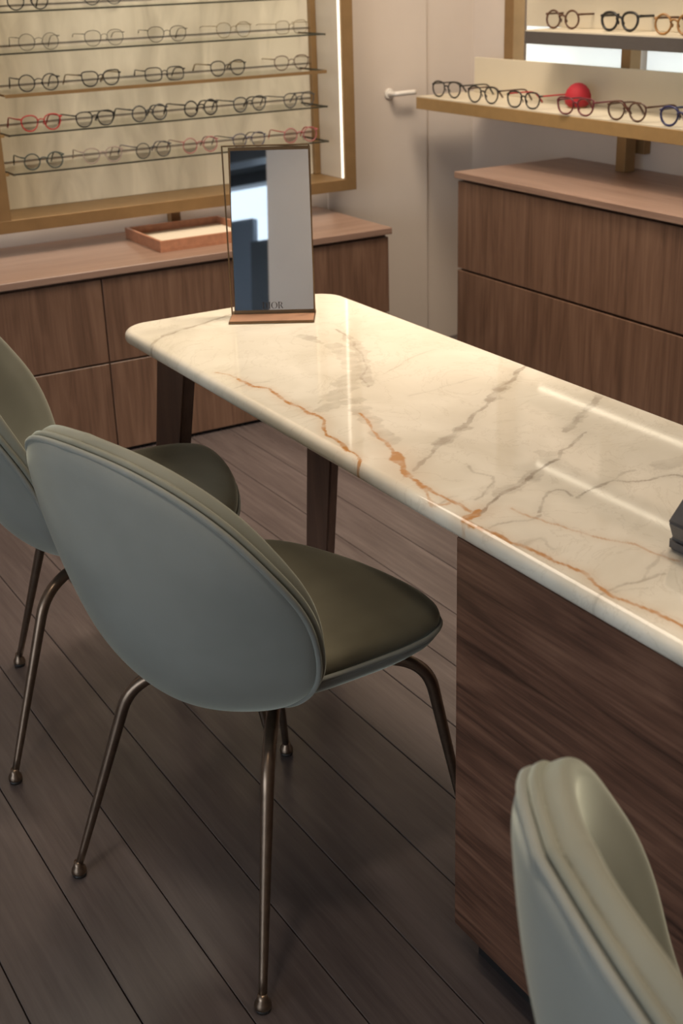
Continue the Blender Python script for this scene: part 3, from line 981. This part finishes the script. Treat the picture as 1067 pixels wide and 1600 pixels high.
def make_chair_meshes():
    me = {}
    G = back_surface()
    nt, nu = G.shape[:2]
    # inward (forward) normals
    du = np.gradient(G, axis=1)
    dt = np.gradient(G, axis=0)
    Nn = np.cross(du, dt)
    ln = np.linalg.norm(Nn, axis=2, keepdims=True)
    Nn = Nn / np.maximum(ln, 1e-9)
    ctr = Nn[nt // 2, nu // 2]
    if ctr[0] < 0:
        Nn = -Nn
    bad = ln[:, :, 0] < 1e-7
    Nn[0, :] = Nn[2, nu // 2]
    Nn[-1, :] = Nn[-3, nu // 2]
    # shell: outer skin plus an inner skin set forward by its thickness
    rl = np.concatenate([G[:, 0], G[::-1, -1]])
    rimloop = np.concatenate([rl[:-1] + (rl[1:] - rl[:-1]) * f for f in np.linspace(0, 1, 9)[:-1]])
    dist = np.array([[np.sqrt(np.min(((rimloop - G[i, j]) ** 2).sum(1))) for j in range(nu)] for i in range(nt)])
    def puff(e, a, r):
        q = np.clip(e / r, 0, 1)
        return a * np.sqrt(np.clip(1 - (1 - q) ** 2, 0, 1))
    outer = G - Nn * puff(dist, 0.008, 0.03)[:, :, None]
    inner = G + Nn * puff(dist, 0.004, 0.01)[:, :, None]
    def closed(name, A, B):
        bm = grid_mesh(name, A)
        bm2 = grid_mesh(name, B)
        tmp = bpy.data.meshes.new('tmp')
        bm2.to_mesh(tmp)
        bm2.free()
        bm.from_mesh(tmp)
        bpy.data.meshes.remove(tmp)
        bmesh.ops.remove_doubles(bm, verts=bm.verts[:], dist=0.0001)
        return bm_mesh(name, bm)
    me['backrest_shell'] = closed('backrest_shell', outer, inner)
    # cushion: rolled edge, hollow middle
    fwdn = np.array([0.86, 0.0, 0.51])
    zz = np.clip((G[:, :, 2] - 0.48) / 0.30, 0, 1)
    thick = 0.022 + 0.020 * zz * zz * (3 - 2 * zz)
    off = puff(dist, 1.0, 0.030) * thick
    q = np.clip((dist - 0.055) / 0.10, 0, 1)
    off = off - 0.022 * q * q * (3 - 2 * q)
    # the roll also swells a little outwards past the rim
    mid = np.array([G[:, :, 0].mean(), 0, G[:, :, 2].mean()])
    out_d = G - mid
    out_d -= (out_d @ fwdn)[:, :, None] * fwdn
    out_d /= np.maximum(np.linalg.norm(out_d, axis=2, keepdims=True), 1e-6)
    swell = 0.003 * np.exp(-((dist - 0.012) / 0.009) ** 2)
    front = G + fwdn * (0.009 + off)[:, :, None] + out_d * swell[:, :, None]
    back = G + fwdn * 0.007
    back[:, 0], back[:, -1], back[0], back[-1] = front[:, 0], front[:, -1], front[0], front[-1]
    # widen the roll a little beyond the rim
    me['backrest_cushion'] = closed('backrest_cushion', front, back)
    # piping on both edges
    def rim_tube(name, offset, r, grow):
        Gi = G + np.array([0.86, 0.0, 0.51]) * offset
        c0 = G[:, nu // 2].mean(0)
        pts = list(Gi[1:-1, 0]) + [Gi[-1, nu // 2]] + list(Gi[-2:0:-1, -1]) + [Gi[0, nu // 2]]
        pts = np.array(pts)
        d = pts - np.array([pts[:, 0].mean(), 0, pts[:, 2].mean()])
        d /= np.linalg.norm(d, axis=1, keepdims=True)
        pts = pts + d * grow
        return tube_mesh(name, pts.tolist(), r, 8, True)
    me['piping_a'] = rim_tube('piping', -0.001, 0.0046, 0.003)
    me['piping_b'] = rim_tube('piping', 0.0098, 0.0054, 0.0005)

    # seat: plan outline
    half = [(-0.17, 0), (-0.165, 0.09), (-0.13, 0.15), (-0.05, 0.186), (0.03, 0.210), (0.10, 0.226), (0.155, 0.227), (0.197, 0.205), (0.223, 0.15), (0.236, 0.07), (0.24, 0)]
    hs = spline(half, 37)
    full = np.concatenate([hs[:, :2], (hs[::-1] * [1, -1])[1:-1]])
    def outline(th, scale=1.0):
        k = int(round(th / (2 * math.pi) * len(full))) % len(full)
        return (full[k][0] - 0.04) * scale + 0.04, full[k][1] * scale
    def seat_z(x):
        return 0.470 + 0.006 * math.sin((x + 0.05) * 6)
    na = 72
    def seat_part(name, prof):
        bm = bmesh.new()
        rings = []
        for sc, dz in prof:
            ring = []
            for k in range(na):
                x, y = outline(2 * math.pi * k / na, sc)
                ring.append(bm.verts.new((x, y, seat_z(x) + dz)))
            rings.append(ring)
        for a, b in zip(rings, rings[1:]):
            for k in range(na):
                bm.faces.new((a[k], a[(k + 1) % na], b[(k + 1) % na], b[k]))
        bm.faces.new(rings[0][::-1])
        bm.faces.new(rings[-1])
        return bm_mesh(name, bm)
    me['seat_cushion'] = seat_part('seat_cushion', [(0.90, -0.004), (0.975, -0.003), (1.0, 0.004), (1.004, 0.011), (0.995, 0.018), (0.97, 0.024), (0.92, 0.028), (0.8, 0.031), (0.6, 0.030), (0.4, 0.027), (0.2, 0.025), (0.05, 0.024)])
    me['seat_shell'] = seat_part('seat_shell', [(0.97, -0.004), (1.0, -0.006), (1.0, -0.012), (0.965, -0.024), (0.88, -0.040), (0.74, -0.052), (0.55, -0.060), (0.3, -0.063), (0.05, -0.064)])
    me['seat_piping'] = tube_mesh('seat_piping', [(*outline(2 * math.pi * k / na, 1.006), seat_z(outline(2 * math.pi * k / na, 1.006)[0]) - 0.002) for k in range(na)], 0.0042, 8, True)
    # legs
    for i, (sx, kx, ky, kz, tx, ty) in enumerate(((-1, 0.150, 0.166, 0.372, 0.045, 0.075), (1, 0.182, 0.192, 0.400, 0.090, 0.100))):
        for sy in (-1, 1):
            foot = np.array([sx * 0.25, sy * 0.235, 0.018])
            knee = np.array([sx * kx, sy * ky, kz])
            top = np.array([sx * tx, sy * ty, 0.402 if sx < 0 else 0.416])
            pts = [foot + (knee - foot) * t for t in np.linspace(0, 0.86, 10)]
            a, b = pts[-1], knee + (top - knee) * 0.42
            for t in np.linspace(0.1, 1, 9):
                pts.append((1 - t) ** 2 * a + 2 * t * (1 - t) * knee + t * t * b)
            pts.append(top)
            rr = list(np.linspace(0.0066, 0.0105, 10)) + [0.0108] * 10
            me['leg_%d_%d' % (sx, sy)] = tube_mesh('leg', [tuple(p) for p in pts], rr, 12)
    me['foot_cap'] = lathe_mesh('foot_cap', [(0.0075, 0.030), (0.0085, 0.022), (0.0125, 0.016), (0.0135, 0.010), (0.0135, 0.0075)][::-1], 18)
    me['glide'] = lathe_mesh('glide', [(0.0115, 0.0004), (0.0125, 0.003), (0.0125, 0.0075)], 18)
    return me

CM = make_chair_meshes()
def make_chair(label, x, y, yaw):
    t = empty('shell_chair', (x, y, 0), label, 'chair', 'velvet chairs at the marble table', math.radians(yaw))
    def p(name, key, mat, par=t):
        me = CM[key]
        return link(name, me, mat, par, True)
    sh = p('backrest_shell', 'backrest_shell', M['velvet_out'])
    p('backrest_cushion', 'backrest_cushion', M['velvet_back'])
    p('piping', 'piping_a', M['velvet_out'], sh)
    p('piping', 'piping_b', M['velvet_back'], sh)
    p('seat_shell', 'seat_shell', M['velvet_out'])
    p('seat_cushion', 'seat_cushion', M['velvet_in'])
    p('seat_piping', 'seat_piping', M['velvet_out'])
    for sx in (-1, 1):
        for sy in (-1, 1):
            lg = p('leg', 'leg_%d_%d' % (sx, sy), M['bronze'])
            for nm, mt in (('foot_cap', M['bronze']), ('glide', M['rubber'])):
                f = p(nm, nm, mt, lg)
                f.location = (sx * 0.25, sy * 0.235, 0)
    return t
make_chair('grey-green velvet shell chair standing whole in the middle of the floor', 0.8115, 1.6811, 15.46)
make_chair('grey-green velvet shell chair partly hidden behind the middle chair', 0.813, 2.32, -18.7)
make_chair('blurred velvet chair cut off at the bottom right, before the walnut panel', 0.787, 0.463, -22)

# ------------------------------------------------------------------ eyeglasses
GM = {}
def gm(name, color, rough=0.3, metal=0.0):
    if name not in GM:
        GM[name] = plain(name, color, rough, metal, noise=0.15, scale=200)
    return GM[name]
BLACK = gm('black_acetate', (0.012, 0.011, 0.010))
DKGREY = gm('dark_grey_acetate', (0.04, 0.042, 0.042))
TORT = gm('tortoise_acetate', (0.075, 0.028, 0.012))
HONEY = gm('honey_acetate', (0.30, 0.15, 0.045))
RED = gm('red_acetate', (0.40, 0.012, 0.015))
BURG = gm('burgundy_acetate', (0.12, 0.012, 0.020))
NAVY = gm('navy_acetate', (0.020, 0.022, 0.085))
GREEN = gm('green_grey_acetate', (0.045, 0.065, 0.058))
CLEAR = gm('clear_pink_acetate', (0.36, 0.27, 0.23))
ROSE = gm('rose_acetate', (0.36, 0.10, 0.11))
WIRE = gm('fine_steel_wire', (0.13, 0.115, 0.09), 0.3, 0.5)
GOLDW = gm('fine_gold_wire', (0.22, 0.16, 0.08), 0.3, 0.5)

def lens_curve(shape, n=28):
    out = []
    for k in range(n):
        th = 2 * math.pi * k / n
        c, s = math.cos(th), math.sin(th)
        if shape == 'round':
            a, b, p = 0.0228, 0.0222, 2.0
        elif shape == 'panto':
            a, b, p = 0.0240, 0.0215, 2.25
        elif shape == 'rect':
            a, b, p = 0.0255, 0.0190, 3.4
        elif shape == 'cat':
            a, b, p = 0.0250, 0.0205, 2.4
        else:
            a, b, p = 0.0245, 0.0205, 2.6
        r = (abs(c / a) ** p + abs(s / b) ** p) ** (-1 / p)
        x, z = r * c, r * s
        if shape in ('panto', 'cat', 'drop'):
            x *= 1 + 0.16 * z / b            # wider on top
        if shape == 'cat' and z > 0 and x > 0:
            z += 0.0045 * (x / a) ** 2        # lifted outer corner
            x += 0.002 * (z / b)
        out.append((x, z, b))
    return out

GMESH = {}
def glasses_meshes(shape, rim, width):
    key = (shape, rim, width)
    if key in GMESH:
        return GMESH[key]
    lc = lens_curve(shape)
    b = lc[0][2]
    rim = rim * 1.2
    hz = b + rim * 1.05
    off = 0.0335 * width
    d = {}
    bm = bmesh.new()
    def merge(me):
        bm.from_mesh(me)
        bpy.data.meshes.remove(me)
    for s in (-1, 1):
        loop = [(s * (off + x), 0.0025 * (abs(s * x + off) / 0.06) ** 2, z + hz) for x, z, _ in lc]
        merge(tube_mesh('t', loop, rim, 6, True))
        lm = bmesh.new()
        vsl = [lm.verts.new((s * (off + x), 0.0018, z + hz)) for x, z, _ in lc]
        lm.faces.new(vsl)
        bmesh.ops.triangulate(lm, faces=lm.faces[:])
        d['lens%d' % s] = bm_mesh('lens', lm)
        # end piece towards the hinge
        ox = off + max(x for x, z, _ in lc)
        merge(tube_mesh('t', [(s * (ox - 0.003), 0.002, hz + b * 0.55), (s * (ox + 0.004), 0.003, hz + b * 0.60), (s * (ox + 0.006), 0.008, hz + b * 0.60)], max(rim * 1.2, 0.0011), 6))
        zt = hz + b * 0.60
        tp = spline([(s * (ox + 0.006), 0.006, zt), (s * (ox + 0.007), 0.05, zt - 0.001), (s * (ox + 0.005), 0.098, zt - 0.003), (s * (ox + 0.002), 0.118, zt - 0.012), (s * ox, 0.138, 0.0022)], 14)
        d['temple%d' % s] = tube_mesh('temple', tp.tolist(), [max(rim * 1.0, 0.0009)] * 9 + [max(rim * 1.15, 0.0012)] * 5, 6)
    ix = off - max(-x for x, z, _ in lc) + 0.001
    zb = hz + b * 0.35
    merge(tube_mesh('t', spline([(-ix, 0, zb - 0.002), (-ix * 0.5, -0.001, zb + 0.002), (0, -0.001, zb + 0.003), (ix * 0.5, -0.001, zb + 0.002), (ix, 0, zb - 0.002)], 9).tolist(), max(rim * 0.95, 0.0009), 6))
    for s in (-1, 1):   # nose pads
        merge(tube_mesh('t', [(s * ix * 0.8, 0.002, zb - 0.006), (s * ix * 0.75, 0.007, zb - 0.009), (s * ix * 0.95, 0.008, zb - 0.015)], max(rim * 0.6, 0.0007), 5))
    d['rims'] = bm_mesh('rims', bm)
    GMESH[key] = d
    return d

def bar_mesh(shape, rim, width):
    lc = lens_curve(shape)
    b = lc[0][2]
    hz = b + rim * 1.05
    return tube_mesh('brow_bar', [(-0.03 * width, 0.001, hz + b * 0.98), (0, -0.001, hz + b * 1.02), (0.03 * width, 0.001, hz + b * 0.98)], rim, 6)

def put_glasses(px, py, z, face, label, group, shape='panto', mat=BLACK, rim=0.0018, width=1.0, turn=0.0, scale=1.1, temple=None, lens=None, bar=False, back=0.0, lensmark=False):
    x, y = at_z(px, py, z)
    t = empty('eyeglasses', (x, y, z + 0.0003), label, 'eyeglasses', group, face + math.radians(turn))
    t.scale = (scale, scale, scale)
    d = glasses_meshes(shape, rim, width)
    fr = link('rims', d['rims'].copy(), None, t, True)
    fr.data.materials.append(mat)
    for s in (-1, 1):
        tp = link('temple', d['temple%d' % s].copy(), None, t, True)
        tp.data.materials.append(temple or mat)
        ln = link('lens', d['lens%d' % s].copy(), None, t)
        ln.data.materials.append(lens or M['lens'])
    if bar:
        link('brow_bar', bar_mesh(shape, rim, width), mat, t, True)
    return t

G4, G3, G2, G1, G0 = ('eyeglasses on the lowest glass shelf', 'eyeglasses on the second lowest glass shelf', 'eyeglasses on the gold-edged glass shelf', 'wire eyeglasses on the shelf above the gold-edged one', 'eyeglasses on the highest glass shelf')
A0 = 0.0
W_, A_ = 0.0008, 0.0018
rows = [
 # px, py, z, label, group, shape, mat, rim, turn, kwargs
 (70, 265, SHZ[0], 'grey-green round eyeglasses, leftmost on the lowest glass shelf', G4, 'round', GREEN, 0.0016, -4, {}),
 (162, 255, SHZ[0], 'pale clear eyeglasses second on the lowest glass shelf', G4, 'panto', CLEAR, 0.0013, -6, {}),
 (241, 247, SHZ[0], 'thin dark round eyeglasses third on the lowest glass shelf', G4, 'round', DKGREY, 0.0013, 2, {'temple': NAVY}),
 (314, 239, SHZ[0], 'rose rimmed eyeglasses just left of the table mirror', G4, 'round', ROSE, 0.0012, -2, {'temple': BURG}),
 (390, 231, SHZ[0], 'thin navy eyeglasses right above the mirror frame', G4, 'panto', NAVY, 0.0013, 4, {'temple': BLACK}),
 (470, 223, SHZ[0], 'pink and red eyeglasses at the right end of the lowest shelf', G4, 'round', ROSE, 0.0014, -6, {'temple': RED, 'lens': M['lens_tint']}),
 (66, 205, SHZ[1], 'red eyeglasses at the left end of the second lowest shelf', G3, 'panto', RED, 0.0016, 0, {'temple': RED}),
 (150, 198, SHZ[1], 'black double-bridge eyeglasses beside the red pair', G3, 'drop', BLACK, 0.0017, 3, {'bar': True}),
 (235, 190, SHZ[1], 'dark round eyeglasses third on the second lowest shelf', G3, 'round', DKGREY, 0.0018, 3, {}),
 (315, 182, SHZ[1], 'black round eyeglasses fourth on the second lowest shelf', G3, 'round', BLACK, 0.0019, 4, {}),
 (391, 175, SHZ[1], 'dark grey panto eyeglasses fifth on the second lowest shelf', G3, 'panto', DKGREY, 0.0017, 4, {}),
 (468, 168, SHZ[1], 'thin grey eyeglasses at the right end of the second lowest shelf', G3, 'panto', DKGREY, 0.0014, 6, {'bar': True}),
 (62, 143, SHZ[2], 'black round eyeglasses at the left end of the gold-edged shelf', G2, 'round', BLACK, 0.0014, -6, {}),
 (159, 135, SHZ[2], 'black cat-eye eyeglasses second on the gold-edged shelf', G2, 'cat', BLACK, 0.0016, 4, {'temple': GOLDW}),
 (258, 127, SHZ[2], 'squarish black eyeglasses third on the gold-edged shelf', G2, 'rect', BLACK, 0.0014, -8, {}),
 (357, 119, SHZ[2], 'black panto eyeglasses fourth on the gold-edged shelf', G2, 'panto', BLACK, 0.0015, 0, {'temple': GOLDW}),
 (456, 110, SHZ[2], 'thin brown eyeglasses at the right end of the gold-edged shelf', G2, 'panto', TORT, 0.0012, -6, {'temple': GOLDW}),
 (62, 79, SHZ[3], 'rimless wire eyeglasses leftmost on the shelf above the gold-edged one', G1, 'round', WIRE, W_, -6, {}),
 (164, 72, SHZ[3], 'wire eyeglasses second on the shelf above the gold-edged one', G1, 'panto', WIRE, W_, -4, {}),
 (262, 66, SHZ[3], 'wire eyeglasses third on the shelf above the gold-edged one', G1, 'panto', WIRE, 0.001, -10, {}),
 (366, 59, SHZ[3], 'pale gold wire eyeglasses fourth above the gold-edged shelf', G1, 'panto', GOLDW, W_, 0, {}),
 (456, 53, SHZ[3], 'pale gold wire eyeglasses rightmost above the gold-edged shelf', G1, 'rect', GOLDW, W_, 6, {}),
 (45, 16, SHZ[4], 'dark round eyeglasses cut by the top left corner of the photo', G0, 'round', BLACK, 0.0015, -4, {}),
 (162, 8, SHZ[4], 'thin dark eyeglasses second on the topmost visible shelf', G0, 'panto', DKGREY, 0.0012, -4, {}),
 (255, 3, SHZ[4], 'dark eyeglasses third on the topmost visible shelf', G0, 'panto', BLACK, 0.0015, 0, {}),
]
for px, py, z, lab, grp, shp, mt, rim, turn, kw in rows:
    put_glasses(px, py, z, A0, lab, grp, shp, mt, rim, 1.0, turn, **kw)

GR, GU = 'eyeglasses on the gold shelf', 'eyeglasses on the grey upper shelf'
FACE = -math.pi / 2
for px, py, lab, shp, mt, rim, kw in [
    (697, 153, 'black eyeglasses at the far left end of the gold shelf', 'panto', BLACK, 0.0019, {}),
    (754, 162, 'dark violet-black eyeglasses second on the gold shelf', 'panto', BLACK, 0.0019, {'temple': TORT}),
    (817, 170, 'black browline eyeglasses with red temple tips on the gold shelf', 'drop', BLACK, 0.0019, {'temple': RED}),
    (898, 181, 'burgundy eyeglasses in front of the red dome', 'cat', BURG, 0.0020, {'temple': BURG}),
    (978, 190, 'tortoise eyeglasses between the red dome and the navy pair', 'panto', TORT, 0.0021, {}),
    (1062, 200, 'navy blue eyeglasses cut by the right edge on the gold shelf', 'panto', NAVY, 0.0024, {})]:
    put_glasses(px, py, 0.976, FACE, lab, GR, shp, mt, rim, 1.0, 8, 1.22, **kw)
for px, py, lab, shp, mt, rim, kw in [
    (878, 46, 'round tortoise eyeglasses leftmost on the grey upper shelf', 'round', TORT, 0.0024, {}),
    (967, 50, 'thick black eyeglasses on the grey upper shelf', 'panto', BLACK, 0.0030, {}),
    (1052, 56, 'honey coloured eyeglasses cut by the right edge on the grey shelf', 'round', HONEY, 0.0026, {'temple': TORT})]:
    put_glasses(px, py, 1.216, FACE, lab, GU, shp, mt, rim, 1.0, 8, 1.22, **kw)

# red dome ornament behind the burgundy pair
rx, ry = at_z(899, 172, 0.976)
rd = empty('red_ornament', (rx + 0.05, ry + 0.05, 0.9763), 'small red dome on the gold shelf behind the burgundy eyeglasses', 'ornament')
link('dome', lathe_mesh('dome', [(0.030, 0.004), (0.040, 0.012), (0.044, 0.026), (0.0425, 0.042), (0.036, 0.058), (0.025, 0.070), (0.012, 0.077), (0.001, 0.079)], 28), M['red'], rd, True)
link('dome_base', lathe_mesh('dome_base', [(0.031, 0.0), (0.031, 0.004)], 28), M['gold_bright'], rd)
